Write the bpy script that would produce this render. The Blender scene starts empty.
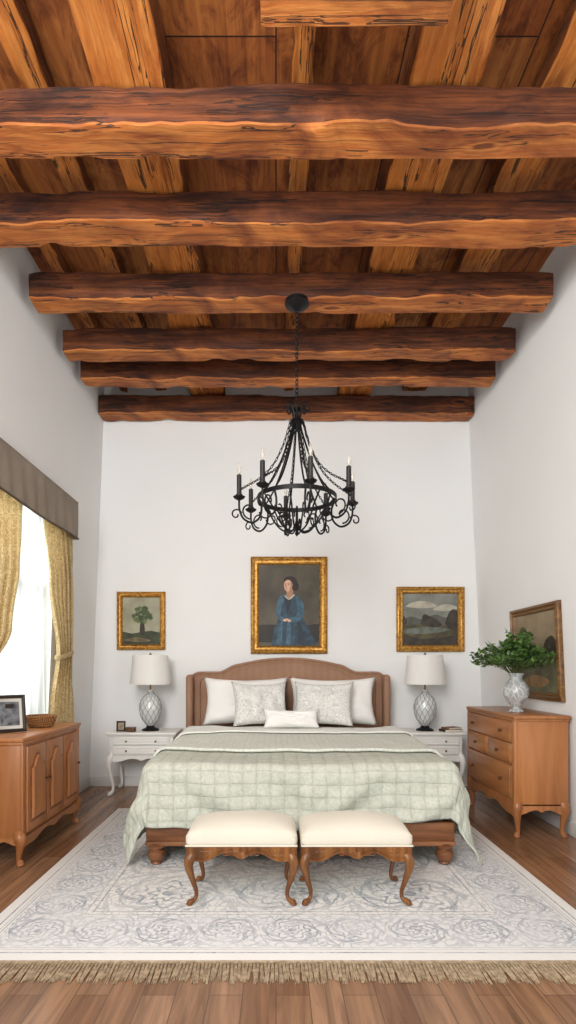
import bpy, bmesh, math, random
from mathutils import Vector, Matrix, noise
random.seed(7)
scene = bpy.context.scene
try:
    scene.view_settings.view_transform = 'Standard'
except Exception:
    pass
pi = math.pi
def R(d): return math.radians(d)
def C(h):
    h = h.lstrip('#')
    o = []
    for i in (0, 2, 4):
        c = int(h[i:i+2], 16) / 255
        o.append(c / 12.92 if c <= .04045 else ((c + .055) / 1.055) ** 2.4)
    return (o[0], o[1], o[2], 1)

# ------------------------------------------------------------ node helpers
class E:
    def __init__(s, nt, k): s.nt = nt; s.k = k
    def op(s, o, a=None, b=None):
        n = s.nt.nodes.new('ShaderNodeMath'); n.operation = o
        for i, v in enumerate((s, a, b)):
            if v is None: continue
            if isinstance(v, E): s.nt.links.new(v.k, n.inputs[i])
            else: n.inputs[i].default_value = v
        return E(s.nt, n.outputs[0])
    def __add__(s, o): return s.op('ADD', o)
    def __sub__(s, o): return s.op('SUBTRACT', o)
    def __mul__(s, o): return s.op('MULTIPLY', o)
    def __truediv__(s, o): return s.op('DIVIDE', o)
    def abs(s): return s.op('ABSOLUTE')
    def sin(s): return s.op('SINE')
    def cos(s): return s.op('COSINE')
    def frac(s): return s.op('FRACT')
    def lt(s, o): return s.op('LESS_THAN', o)
    def gt(s, o): return s.op('GREATER_THAN', o)
    def min(s, o): return s.op('MINIMUM', o)
    def max(s, o): return s.op('MAXIMUM', o)
    def sqrt(s): return s.op('SQRT')

def newmat(name, rough=.6, col=None, metal=0):
    m = bpy.data.materials.new(name); m.use_nodes = True
    nt = m.node_tree; b = nt.nodes['Principled BSDF']
    b.inputs['Roughness'].default_value = rough
    b.inputs['Metallic'].default_value = metal
    if col: b.inputs['Base Color'].default_value = C(col)
    return m, nt, b
def coords(nt, scale=(1, 1, 1), kind='Object', rot=(0, 0, 0), loc=(0, 0, 0)):
    tc = nt.nodes.new('ShaderNodeTexCoord'); mp = nt.nodes.new('ShaderNodeMapping')
    nt.links.new(tc.outputs[kind], mp.inputs[0])
    mp.inputs['Scale'].default_value = scale; mp.inputs['Rotation'].default_value = rot
    mp.inputs['Location'].default_value = loc
    return mp.outputs[0]
def noi(nt, vec, scale=1, detail=4, dist=0, rough=.5):
    n = nt.nodes.new('ShaderNodeTexNoise'); nt.links.new(vec, n.inputs['Vector'])
    n.inputs['Scale'].default_value = scale; n.inputs['Detail'].default_value = detail
    n.inputs['Distortion'].default_value = dist; n.inputs['Roughness'].default_value = rough
    return n.outputs['Fac']
def ramp(nt, fac, stops):
    r = nt.nodes.new('ShaderNodeValToRGB'); nt.links.new(fac.k if isinstance(fac, E) else fac, r.inputs[0])
    el = r.color_ramp.elements
    while len(el) < len(stops): el.new(.5)
    for e, (p, c) in zip(el, stops): e.position = p; e.color = C(c) if isinstance(c, str) else c
    return r.outputs[0]
def mix(nt, fac, a, b, mode='MIX'):
    n = nt.nodes.new('ShaderNodeMixRGB'); n.blend_type = mode
    for i, v in enumerate((fac, a, b)):
        if isinstance(v, (int, float)): n.inputs[i].default_value = v
        elif isinstance(v, tuple): n.inputs[i].default_value = v
        elif isinstance(v, E): nt.links.new(v.k, n.inputs[i])
        else: nt.links.new(v, n.inputs[i])
    return n.outputs[0]
def bump(nt, b, h, strength=.3, dist=.01):
    n = nt.nodes.new('ShaderNodeBump'); n.inputs['Strength'].default_value = strength
    n.inputs['Distance'].default_value = dist
    nt.links.new(h.k if isinstance(h, E) else h, n.inputs['Height']); nt.links.new(n.outputs[0], b.inputs['Normal'])
def base(nt, b, c): nt.links.new(c, b.inputs['Base Color'])

def wood(name, dark, mid, light, axis=0, cross=14, rough=.45, bstr=.15, dist=.6, along=1.0):
    m, nt, b = newmat(name, rough)
    sc = [cross] * 3; sc[axis] = along
    v = coords(nt, tuple(sc))
    n1 = noi(nt, v, 1, 8, dist, .6)
    sc2 = [3.0] * 3; sc2[axis] = .8
    n2 = noi(nt, coords(nt, tuple(sc2)), 1, 3, .3)
    c = ramp(nt, n1, [(.3, dark), (.5, mid), (.72, light)])
    c2 = ramp(nt, n2, [(.3, '#b4b0ac'), (.7, '#ffffff')])
    base(nt, b, mix(nt, .7, c, c2, 'MULTIPLY'))
    bump(nt, b, n1, bstr, .01)
    return m
def rough_wood(name, dark, mid, light, axis=0, knots=1.0, crack=1.0, bstr=.8, rough=.7, patch='#7a5a48'):
    """weathered timber: streaky grain, ringed knots, drying cracks, blotches"""
    m, nt, b = newmat(name, rough)
    def sc(al, cr):
        s = [cr]*3; s[axis] = al; return tuple(s)
    vo = nt.nodes.new('ShaderNodeTexVoronoi'); nt.links.new(coords(nt, sc(1.7, 5.0)), vo.inputs['Vector']); vo.inputs['Scale'].default_value = 1
    d = E(nt, vo.outputs['Distance'])
    k = ((d*-2.6)+1).max(0)                      # falloff round the knot
    fine = E(nt, noi(nt, coords(nt, sc(1.6, 34)), 1, 8, .9, .65))
    broad = E(nt, noi(nt, coords(nt, sc(1.0, 9)), 1, 5, 2.2, .6))
    rings = (d*48 + broad*16).sin()*k*.12*knots
    g = fine*.6 + broad*.4 + rings
    core = ((d*-9)+.9).max(0)*.42*knots
    g2 = g - core
    cr = E(nt, noi(nt, coords(nt, sc(.55, 26)), 1, 3, .5))
    crk = (cr-.5).abs().lt(.014)*E(nt, noi(nt, coords(nt, sc(1.1, 4), loc=(3, 1, 2)), 1, 2)).gt(.45)*crack
    c = ramp(nt, g2, [(.28, dark), (.46, mid), (.70, light)])
    bl = noi(nt, coords(nt, sc(1.3, 3.5), loc=(7, 3, 1)), 1, 5, 1.2, .65)
    c = mix(nt, .85, c, ramp(nt, bl, [(.35, patch), (.58, '#ffffff')]), 'MULTIPLY')
    c = mix(nt, crk*.85, c, C('#160a05'))
    base(nt, b, c)
    bump(nt, b, g2 - crk*.6, bstr, .015)
    return m
def plain(name, col, rough=.5, metal=0, vary=.0, nscale=20, bstr=0, dark=None):
    m, nt, b = newmat(name, rough, col, metal)
    if vary or dark:
        n1 = noi(nt, coords(nt), nscale, 5)
        base(nt, b, mix(nt, ramp(nt, n1, [(.35, '#000000'), (.65, '#ffffff')]), C(dark or col), C(col)))
        if bstr: bump(nt, b, n1, bstr, .005)
    return m
def fabric(name, c1, c2, scale=220, bstr=.25, rough=.9, transl=0):
    m, nt, b = newmat(name, rough)
    v = coords(nt)
    n1 = noi(nt, v, scale, 2); n2 = noi(nt, v, 5, 3)
    base(nt, b, mix(nt, n2, C(c1), C(c2)))
    bump(nt, b, n1, bstr, .003)
    try: b.inputs['Sheen Weight'].default_value = .1
    except Exception: pass
    if transl:
        t = nt.nodes.new('ShaderNodeBsdfTranslucent'); t.inputs[0].default_value = C(c1)
        mx = nt.nodes.new('ShaderNodeMixShader'); mx.inputs[0].default_value = transl
        nt.links.new(b.outputs[0], mx.inputs[1]); nt.links.new(t.outputs[0], mx.inputs[2])
        nt.links.new(mx.outputs[0], nt.nodes['Material Output'].inputs[0])
    return m

# ------------------------------------------------------------ mesh builder
def smooth_path(pts, n=6):
    P = [Vector(p) for p in pts]; out = []
    for i in range(len(P) - 1):
        p0 = P[max(i-1, 0)]; p1 = P[i]; p2 = P[i+1]; p3 = P[min(i+2, len(P)-1)]
        for k in range(n):
            t = k / n
            out.append(.5 * ((2*p1) + (p2-p0)*t + (2*p0-5*p1+4*p2-p3)*t*t + (3*p1-p0-3*p2+p3)*t**3))
    out.append(P[-1]); return out
def smooth_vals(v, n=6):
    return [p.x for p in smooth_path([(a, 0, 0) for a in v], n)]

class MB:
    def __init__(s): s.v = []; s.f = []; s.m = []; s.uv = None
    def add(s, vs, fs, mi=0, M=None):
        o = len(s.v)
        for p in vs:
            p = Vector(p)
            if M is not None: p = M @ p
            s.v.append(p[:])
        for f in fs: s.f.append([i + o for i in f]); s.m.append(mi)
        return s
    def box(s, c, sz, mi=0, bev=0, M=None, seg=2):
        bm = bmesh.new(); bmesh.ops.create_cube(bm, size=1)
        bmesh.ops.scale(bm, vec=Vector(sz), verts=bm.verts)
        if bev: bmesh.ops.bevel(bm, geom=list(bm.edges), offset=bev, segments=seg, profile=.5, affect='EDGES')
        bmesh.ops.translate(bm, vec=Vector(c), verts=bm.verts)
        bm.verts.index_update()
        vs = [v.co.copy() for v in bm.verts]; fs = [[v.index for v in f.verts] for f in bm.faces]
        bm.free(); return s.add(vs, fs, mi, M)
    def lathe(s, prof, c=(0, 0, 0), n=24, mi=0, M=None):
        c = Vector(c); vs = []; fs = []
        for r, z in prof:
            for k in range(n):
                a = 2*pi*k/n; vs.append(c + Vector((r*math.cos(a), r*math.sin(a), z)))
        L = len(prof)
        for i in range(L-1):
            for k in range(n):
                k2 = (k+1) % n; fs.append([i*n+k, i*n+k2, (i+1)*n+k2, (i+1)*n+k])
        if prof[0][0] > 1e-5: fs.append(list(range(n))[::-1])
        if prof[-1][0] > 1e-5: fs.append([(L-1)*n+k for k in range(n)])
        return s.add(vs, fs, mi, M)
    def tube(s, pts, rad, n=8, mi=0, M=None, closed=False, flat=1.0):
        P = [Vector(p) for p in pts]; L = len(P)
        if not hasattr(rad, '__len__'): rad = [rad]*L
        vs = []; fs = []; up = None
        for i in range(L):
            if closed: t = (P[(i+1) % L] - P[i-1])
            else: t = (P[min(i+1, L-1)] - P[max(i-1, 0)])
            if t.length < 1e-9: t = Vector((0, 0, 1))
            t.normalize()
            if up is None:
                up = Vector((0, 0, 1)) if abs(t.z) < .9 else Vector((1, 0, 0))
            a = up - t*up.dot(t)
            if a.length < 1e-6: a = t.orthogonal()
            a.normalize(); up = a; b = t.cross(a)
            for k in range(n):
                w = 2*pi*k/n; vs.append(P[i] + (a*math.cos(w)*flat + b*math.sin(w))*rad[i])
        for i in range(L if closed else L-1):
            j = (i+1) % L
            for k in range(n):
                k2 = (k+1) % n; fs.append([i*n+k, i*n+k2, j*n+k2, j*n+k])
        if not closed:
            fs.append(list(range(n))[::-1]); fs.append([(L-1)*n+k for k in range(n)])
        return s.add(vs, fs, mi, M)
    def prism(s, poly, y0, y1, mi=0, M=None, inset=0):
        n = len(poly); vs = [(p[0], y0, p[1]) for p in poly] + [(p[0], y1, p[1]) for p in poly]
        fs = [list(range(n)), [n+k for k in range(n)][::-1]]
        for k in range(n): k2 = (k+1) % n; fs.append([k, k+n, k2+n, k2])
        if inset:
            cx = sum(p[0] for p in poly)/n; cz = sum(p[1] for p in poly)/n
            xs = max(abs(p[0]-cx) for p in poly); zs = max(abs(p[1]-cz) for p in poly)
            for k in range(n):
                p = poly[k]
                vs[k] = (cx + (p[0]-cx)*(1-inset/xs), y0, cz + (p[1]-cz)*(1-inset/zs))
        return s.add(vs, fs, mi, M)
    def frame(s, w, h, prof, mi=0, M=None):
        vs = []; fs = []
        for ins, d in prof:
            a = w/2-ins; b = h/2-ins
            vs += [(-a, -d, -b), (a, -d, -b), (a, -d, b), (-a, -d, b)]
        for i in range(len(prof)-1):
            for k in range(4):
                k2 = (k+1) % 4; fs.append([i*4+k, i*4+k2, (i+1)*4+k2, (i+1)*4+k])
        return s.add(vs, fs, mi, M)
    def grid(s, fn, nu, nv, mi=0, M=None, closed_u=False):
        vs = [fn(i/nu, j/nv) for j in range(nv+1) for i in range(nu+1)]
        fs = [[j*(nu+1)+i, j*(nu+1)+i+1, (j+1)*(nu+1)+i+1, (j+1)*(nu+1)+i] for j in range(nv) for i in range(nu)]
        return s.add(vs, fs, mi, M)
    def build(s, name, mats, parent=None, loc=(0, 0, 0), rot=(0, 0, 0), ang=40, org=None, recalc=True, flat=False):
        me = bpy.data.meshes.new(name)
        vs = s.v
        if org is not None:
            vs = [(p[0]-org[0], p[1]-org[1], p[2]-org[2]) for p in vs]; loc = org
        me.from_pydata([tuple(p) for p in vs], [], s.f)
        if not isinstance(mats, (list, tuple)): mats = [mats]
        for m in mats: me.materials.append(m)
        for p, mi in zip(me.polygons, s.m): p.material_index = mi
        if recalc:
            bm = bmesh.new(); bm.from_mesh(me); bmesh.ops.recalc_face_normals(bm, faces=bm.faces); bm.to_mesh(me); bm.free()
        if not flat:
            me.shade_smooth(); me.set_sharp_from_angle(angle=R(ang))
        ob = bpy.data.objects.new(name, me); scene.collection.objects.link(ob)
        ob.location = loc; ob.rotation_euler = rot
        if parent: ob.parent = parent
        return ob

def thing(name, label, cat, loc=(0, 0, 0), rot=(0, 0, 0), group=None):
    e = bpy.data.objects.new(name, None); scene.collection.objects.link(e)
    e.empty_display_size = .1; e.location = loc; e.rotation_euler = rot
    e["label"] = label; e["category"] = cat
    if group: e["group"] = group
    return e
def tag(o, label, cat, group=None):
    o["label"] = label; o["category"] = cat
    if group: o["group"] = group
    return o
def struct(o): o["kind"] = "structure"; return o
def dup(o, loc=None, rot=None, parent=None, label=None):
    c = o.copy(); scene.collection.objects.link(c)
    if loc is not None: c.location = loc
    if rot is not None: c.rotation_euler = rot
    c.parent = parent
    if label: c["label"] = label
    for ch in o.children: dup(ch, parent=c)
    return c

# ------------------------------------------------------------ materials
M_beam_shaded = rough_wood('beam_shaded', '#241109', '#5c2e14', '#965326', 0, 1.2, 1.0, .8, patch='#6f5040')  # beam wood with shade painted in, for sides and top
M_beam_lit = rough_wood('beam_lit', '#7a3e16', '#b8682a', '#dc954b', 0, 1.0, 1.0, .7, patch='#8f6a4c')  # same beam wood with light painted in, for the underside
M_raft_lit = rough_wood('rafter_lit', '#92501c', '#cd7c32', '#eaa75a', 1, 1.2, 1.0, .8, patch='#a57c58')  # rafter underside, lit look put into the wood colour
M_raft_shaded = rough_wood('rafter_shaded', '#42240f', '#7a431b', '#a8662d', 1, 1.0, 1.0, .6)  # rafter sides, shade put into the wood colour
M_honey_v = wood('honey_wood_v', '#9c6136', '#b37545', '#be8250', 2, 14, .34, .03, .4, 1.2)
M_honey_h = wood('honey_wood_h', '#9e6338', '#b67847', '#c28755', 0, 14, .34, .03, .4, 1.2)
M_honey_d = wood('honey_wood_deep', '#6c3b1b', '#89502a', '#9f6439', 0, 22, .4, .06, .4, 1.5)
M_carved = wood('carved_walnut', '#46280f', '#7a4a22', '#a6733c', 2, 25, .35, .08, .4, 3)
M_bedwood = wood('bed_wood', '#5c341a', '#895734', '#a16d45', 0, 20, .4, .06, .4, 1.5)
M_white = plain('white_lacquer', '#ecebe6', .4)
M_iron = plain('black_iron', '#141416', .5, .5)
M_brass = plain('aged_brass', '#8a6a36', .35, .9)
M_knobw = plain('dark_knob', '#5a3418', .4)

def plank_mat(name, cols, vecrot, bw, rh, mortar=.003, rough=.4, mcol='#1a0f08', bstr=.2, gdark='#9a9088', patch=None):
    m, nt, b = newmat(name, rough)
    v = coords(nt, (1, 1, 1), 'Object', vecrot)
    br = nt.nodes.new('ShaderNodeTexBrick'); nt.links.new(v, br.inputs['Vector'])
    br.inputs['Scale'].default_value = 1; br.inputs['Brick Width'].default_value = bw
    br.inputs['Row Height'].default_value = rh; br.inputs['Mortar Size'].default_value = mortar
    br.inputs['Color1'].default_value = (0, 0, 0, 1); br.inputs['Color2'].default_value = (1, 1, 1, 1)
    br.inputs['Mortar'].default_value = (.5, .5, .5, 1); br.offset = .37
    n1 = noi(nt, coords(nt, (22, 1.2, 16)), 1, 8, .9, .65)
    c = ramp(nt, br.outputs['Color'], [(0, cols[0]), (.5, cols[1]), (1, cols[2])])
    g = ramp(nt, n1, [(.3, gdark), (.62, '#ffffff')])
    c = mix(nt, .85, c, g, 'MULTIPLY')
    if patch:
        n3 = noi(nt, coords(nt, (5, 2.2, 5)), 1, 6, 1.5, .7)
        c = mix(nt, .8, c, ramp(nt, n3, [(.38, patch), (.55, '#ffffff')]), 'MULTIPLY')
    c = mix(nt, br.outputs['Fac'], c, C(mcol))
    base(nt, b, c)
    bump(nt, b, n1, bstr, .004)
    return m
M_floor = plank_mat('oak_floor', ['#855e42', '#946e50', '#a27c5e'], (0, 0, R(90)), 1.5, .125, .0018, .24, '#573e2b', .08)
M_ceil = plank_mat('ceiling_boards', ['#a8602a', '#ba7033', '#c88242'], (0, 0, R(90)), 2.6, .62, .004, .75, '#2a1308', .8, '#a08060', '#8a5c3a')

m, nt, b = newmat('plaster_white', .9)
n1 = noi(nt, coords(nt), 2.0, 4); n2 = noi(nt, coords(nt), 60, 3)
base(nt, b, mix(nt, n1, C('#eaebea'), C('#f0f1f0'))); bump(nt, b, n2, .08, .004)
M_wall = m

# ------------------------------------------------------------ room shell
def wl(z): return -1.935 + .040*z
def wr(z): return 2.165 - .045*z
YB = 5.70; YF = -.6; ZT = 4.20
def hexa(mb, fx0, fx1, y0, y1, z0, z1):
    vs = [(fx0(z0), y0, z0), (fx1(z0), y0, z0), (fx1(z0), y1, z0), (fx0(z0), y1, z0),
          (fx0(z1), y0, z1), (fx1(z1), y0, z1), (fx1(z1), y1, z1), (fx0(z1), y1, z1)]
    mb.add(vs, [[0, 3, 2, 1], [4, 5, 6, 7], [0, 1, 5, 4], [1, 2, 6, 5], [2, 3, 7, 6], [3, 0, 4, 7]])
WY0, WY1, WZ0, WZ1 = 3.33, 4.60, .84, 2.5
mb = MB(); lo = lambda z: wl(z)-.22
hexa(mb, lo, wl, YF, WY0, 0, ZT); hexa(mb, lo, wl, WY1, YB, 0, ZT)
hexa(mb, lo, wl, WY0, WY1, 0, WZ0); hexa(mb, lo, wl, WY0, WY1, WZ1, ZT)
struct(mb.build('wall_left', M_wall, flat=True))
mb = MB(); hexa(mb, wr, lambda z: wr(z)+.2, YF, YB, 0, ZT); struct(mb.build('wall_right', M_wall, flat=True))
mb = MB(); mb.box((.1, YB+.1, ZT/2), (4.8, .2, ZT)); struct(mb.build('wall_back', M_wall, flat=True))
mb = MB(); mb.box((.1, (YB+YF)/2, -.05), (4.6, YB-YF, .1)); struct(mb.build('floor', M_floor, flat=True))
mb = MB(); mb.box((.1, (YB+YF)/2, ZT+.04), (4.6, YB-YF, .08)); struct(mb.build('ceiling', M_ceil, flat=True))
M_base = plain('baseboard_paint', '#dedcd9', .5)
mb = MB(); mb.box((.115, YB-.008, .05), (wr(0)-wl(0)-.012, .016, .1), bev=.004); struct(mb.build('baseboard_back', M_base))
mb = MB(); mb.box((wl(.1)+.010, (YB+YF)/2-.01, .05), (.014, YB-YF-.04, .1), bev=.004); struct(mb.build('baseboard_left', M_base))
mb = MB(); mb.box((wr(.1)-.010, (YB+YF)/2-.01, .05), (.014, YB-YF-.04, .1), bev=.004); struct(mb.build('baseboard_right', M_base))
# window
mb = MB(); wx = wl(1.7)-.14; wc = (WY0+WY1)/2; ww = WY1-WY0; wh = WZ1-WZ0; zc = (WZ0+WZ1)/2
for yy in (WY0+.03, wc, WY1-.03): mb.box((wx, yy, zc), (.05, .06, wh), bev=.006)
for zz in (WZ0+.03, zc+.2, WZ1-.03): mb.box((wx, wc, zz), (.045, ww, .06), bev=.006)
for yy in (wc-ww/4, wc+ww/4): mb.box((wx, yy, zc), (.03, .025, wh))
struct(mb.build('window_1', M_white))

# ------------------------------------------------------------ hewn beams
def hewn(name, axis, p0, p1, c, w, h, zb, seed, mats, amp=.015, nseg=110, label='', cat='beam', group=''):
    mb = MB(); r = .007
    hw = w/2; ring = []
    def side(a, b, n, mi):
        for k in range(n):
            t = k/n; ring.append((a[0]+(b[0]-a[0])*t, a[1]+(b[1]-a[1])*t, mi))
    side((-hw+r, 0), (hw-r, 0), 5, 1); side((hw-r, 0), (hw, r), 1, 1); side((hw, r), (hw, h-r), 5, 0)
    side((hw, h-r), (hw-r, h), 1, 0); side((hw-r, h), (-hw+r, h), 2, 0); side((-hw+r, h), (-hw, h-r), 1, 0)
    side((-hw, h-r), (-hw, r), 5, 0); side((-hw, r), (-hw+r, 0), 1, 1)  # underside gets the painted-lit wood, sides and top the painted-shaded wood
    n = len(ring); vs = []
    for i in range(nseg+1):
        t = i/nseg; L = p0+(p1-p0)*t
        e = min(t, 1-t)*(p1-p0); tap = 1-.05*max(0, 1-e/.03)**2
        sag = .014*noise.noise(Vector((L*1.1+seed*7, seed, 0)))
        wd = 1+.12*noise.noise(Vector((L*1.6, seed*5, 4)))
        for (q, z, mi) in ring:
            nz = noise.noise(Vector((L*2.6+seed*3, q*5, z*5+seed)))*amp
            nz2 = noise.noise(Vector((L*10+seed*3, q*11, z*11+seed)))*amp*.5
            isedge = min(abs(abs(q)-hw)+abs(z), 1) < .03
            nk = max(0, noise.noise(Vector((L*4.5+seed*9, 1 if q > 0 else -1, seed)))-.25)*.05 if isedge else 0
            dz = (nz+nz2)
            dq = (nz*.9+nz2*1.2)*(1 if q > 0 else -1)
            qq = q*tap*wd + dq*.8 - (nk if q > 0 else -nk)
            zz = h/2+(z-h/2)*tap + dz*(1 if z < h/2 else .5) + sag + nk*.8
            vs.append((L, c+qq, zb+zz) if axis == 0 else (c+qq, L, zb+zz))
    for i in range(nseg):
        for k in range(n):
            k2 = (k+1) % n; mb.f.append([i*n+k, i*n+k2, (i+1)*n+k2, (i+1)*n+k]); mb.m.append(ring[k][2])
    mb.v = vs
    mb.f.append(list(range(n))); mb.m.append(0); mb.f.append([nseg*n+k for k in range(n)][::-1]); mb.m.append(0)
    org = ((p0+p1)/2+seed*.31, c, zb) if axis == 0 else (c, (p0+p1)/2, zb)
    o = mb.build(name, mats, org=org, ang=25)
    tag(o, label, cat, group); return o
x0 = wl(3.95)+.006; x1 = wr(3.95)-.006
for i, (ya, yb2, ex) in enumerate([(5.50, 5.68, 0), (4.84, 5.0, .05), (4.41, 4.58, .06), (3.79, 3.96, .07), (3.15, 3.34, 0), (2.58, 2.76, 0)]):
    hewn('ceiling_beam', 0, x0+ex, x1-ex, (ya+yb2)/2, yb2-ya, .18, 3.765, i+1.3, [M_beam_shaded, M_beam_lit],
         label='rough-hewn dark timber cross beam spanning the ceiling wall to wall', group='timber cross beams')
hewn('trimmer_beam', 0, -.06, .68, 2.10, .19, .19, 3.765, 9.1, [M_beam_shaded, M_beam_lit], nseg=40,
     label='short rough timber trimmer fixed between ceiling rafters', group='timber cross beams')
for i, (c, w) in enumerate([(-1.56, .08), (-1.19, .13), (-.69, .33), (.13, .10), (.79, .33), (1.42, .24)]):
    big = w > .3
    hewn('rafter', 1, .3, 5.68, c, w, .22 if big else .11, 3.962+(0 if big else .11), i+21.7, [M_raft_shaded, M_raft_lit], nseg=150, amp=.016,
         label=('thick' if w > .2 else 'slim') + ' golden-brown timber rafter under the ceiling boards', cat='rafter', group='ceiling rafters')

# ------------------------------------------------------------ rug
m, nt, b = newmat('rug_wool', .95)
tc = nt.nodes.new('ShaderNodeTexCoord')
nv = nt.nodes.new('ShaderNodeTexNoise'); nt.links.new(tc.outputs['Object'], nv.inputs['Vector']); nv.inputs['Scale'].default_value = 13
nv.inputs['Detail'].default_value = 4
va = nt.nodes.new('ShaderNodeVectorMath'); va.operation = 'MULTIPLY_ADD'
nt.links.new(nv.outputs['Color'], va.inputs[0]); va.inputs[1].default_value = (.045, .045, 0); nt.links.new(tc.outputs['Object'], va.inputs[2])
sx = nt.nodes.new('ShaderNodeSeparateXYZ'); nt.links.new(va.outputs[0], sx.inputs[0])
X = E(nt, sx.outputs[0]) - .0225; Y = E(nt, sx.outputs[1]) - .0225
sx2 = nt.nodes.new('ShaderNodeSeparateXYZ'); nt.links.new(tc.outputs['Object'], sx2.inputs[0])
X0 = E(nt, sx2.outputs[0]); Y0 = E(nt, sx2.outputs[1])
RHX, RHY = 1.43, 1.235
one = X*0+1
d = (one*RHX - X0.abs()).min(one*RHY - Y0.abs())
def line(e, c, w): return (e-c).abs().lt(w)
lines = line(d, .06, .005).max(line(d, .10, .003)).max(line(d, .42, .003)).max(line(d, .455, .005)).max(line(d, .085, .002))
def motif(tx, ty, ox, oy, pet):
    u = ((X+ox)/tx+.5).frac()-.5; v = ((Y+oy)/ty+.5).frac()-.5
    r = (u*u+v*v).sqrt(); th = v.op('ARCTAN2', u)
    c1 = (r-((th*pet).cos()*.05+.26)).abs().lt(.016)
    c2 = (r-((th*pet).cos()*.03+.14)).abs().lt(.018)
    c3 = (r-.40).abs().lt(.012)
    sp = ((th*pet + r*34).sin()).gt(.45)*r.gt(.28)*r.lt(.47)
    sp2 = ((th*pet - r*40).sin()).gt(.50)*r.gt(.50)
    return c1.max(c2).max(c3).max(sp*.8).max(r.lt(.06)).max(sp2*.6)
band = d.gt(.11)*d.lt(.41)
mA = motif(2*1.17/8, 2*.975/7, 1.17, .975, 6)*band
fld = d.gt(.47)
mB = motif(.64, .56, .0, .0, 8)*fld
vo = nt.nodes.new('ShaderNodeTexVoronoi'); vo.feature = 'DISTANCE_TO_EDGE'; nt.links.new(va.outputs[0], vo.inputs['Vector']); vo.inputs['Scale'].default_value = 22
veins = E(nt, vo.outputs['Distance']).lt(.08)*.55
pat = lines.max(mA).max(mB).max(veins*d.gt(.11))
wear = E(nt, noi(nt, tc.outputs['Object'], 4, 6, 0, .7)); wear2 = E(nt, noi(nt, tc.outputs['Object'], 60, 4))
f = pat*((wear*3.0-.72).max(.30)).min(1)*(wear2*1.6).min(1)*.88
bg = mix(nt, wear, C('#d6d5d1'), C('#dfddd9'))
bg = mix(nt, band*.28, bg, C('#c6cad1'))
base(nt, b, mix(nt, f, bg, C('#727d8b')))
bump(nt, b, noi(nt, tc.outputs['Object'], 250, 2), .4, .004)
M_rug = m
M_fringe = plain('jute_fringe', '#b9a68a', .95, 0, .1, 60, 0, '#8d7a60')
rug = thing('area_rug', 'large cream and blue-grey patterned wool rug with tan fringe', 'rug', (.07, 3.515, 0))
MB().box((0, 0, .006), (2*RHX, 2*RHY, .011), bev=.004).build('rug_pile', M_rug, rug)
mb = MB()
mb.box((0, -RHY-.006, .006), (2*RHX, .016, .010), bev=.003)
mb.box((0, -RHY-.040, .0012), (2*RHX, .06, .0016))
nT = 190
for i in range(nT):
    xc = -RHX + 2*RHX*(i+.5)/nT; L = random.uniform(.115, .15); dx = random.uniform(-.010, .010); y0 = -RHY-.008
    # each tassel: a few strands gathered under a knot, spreading at the tip
    for k in range(5):
        s = (k-2)/2
        mb.tube([(xc+s*.006, y0, .008), (xc+s*.0028, y0-.030, .009), (xc+s*.0045+dx*.5, y0-L*.65, .007), (xc+s*.0072+dx+random.uniform(-.003, .003), y0-L+random.uniform(-.012, .01), .0035)], [.0018, .0024, .0024, .0015], 4)
fr = mb.build('fringe', M_fringe, rug); fr["kind"] = "stuff"; fr["label"] = "tan jute fringe"
RZ = .0125

# ------------------------------------------------------------ bed
BX = .15
m, nt, b = newmat('headboard_linen', .8)
wv = nt.nodes.new('ShaderNodeTexWave'); nt.links.new(coords(nt), wv.inputs['Vector']); wv.inputs['Scale'].default_value = 4.2
n2 = E(nt, noi(nt, coords(nt, (90, 90, 60)), 1, 3)); n3 = E(nt, noi(nt, coords(nt, (3, 3, 3)), 1, 3))
hg = E(nt, wv.outputs['Fac'])
base(nt, b, ramp(nt, n2*.3 + n3*.60 + hg*.10, [(.25, '#8a6852'), (.5, '#99755d'), (.75, '#a6836a')]))
bump(nt, b, hg + n2*.12, .11, .012); M_head = m
bed = thing('bed', 'king bed with brown upholstered camelback headboard and bun feet', 'bed', (BX, 4.45, RZ))
def htop(x):
    a = abs(x)
    sh = 1.165 - .035*max(0, (a-.88)/.08)**2
    if a > .70: return sh
    if a > .50:
        t = (a-.50)/.20; return 1.165 + .075*(.5+.5*math.cos(pi*t))
    return 1.240 + .065*(1-(a/.50)**2)
xs = [-.96 + 1.92*i/64 for i in range(65)]
poly = [(-.96, .12)] + [(x, htop(x)) for x in xs] + [(.96, .12)]
mb = MB(); mb.prism([(p[0]-.03, p[1]) for p in poly], 1.08, 1.17)
mb.tube([(x-.03, 1.08, htop(x)-.006) for x in xs], .014, 8)
inn = [(-.89, .5)] + [(x*.925, htop(x)-.055) for x in xs] + [(.89, .5)]
mb.prism([(p[0]-.03, p[1]) for p in inn], 1.045, 1.09, inset=.02)
for sgn in (-1, 1):
    mb.box((sgn*.975-.03, 1.07, .632), (.07, .22, 1.02), bev=.033, seg=4)
mb.build('headboard', M_head, bed)
mb = MB()
for i in range(90):
    x = -.92+1.84*i/89
    mb.lathe([(.0055, 0), (.004, .003), (0, .004)], n=6, M=Matrix.Translation((x-.03, 1.078, htop(x)-.034)) @ Matrix.Rotation(R(90), 4, 'X'))
mb.build('nailhead_trim', M_brass, bed)
MB().box((0, .02, .35), (1.84, 1.98, .28), bev=.03).box((0, .02, .52), (1.84, 1.98, .16), bev=.05, seg=4).build('mattress', fabric('mattress_cloth', '#e6e3da', '#dedacf'), bed)
MB().box((0, -1.045, .190), (1.90, .05, .14), bev=.012).box((0, -1.065, .132), (1.90, .045, .03), bev=.01).build('footboard', M_bedwood, bed)
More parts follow.
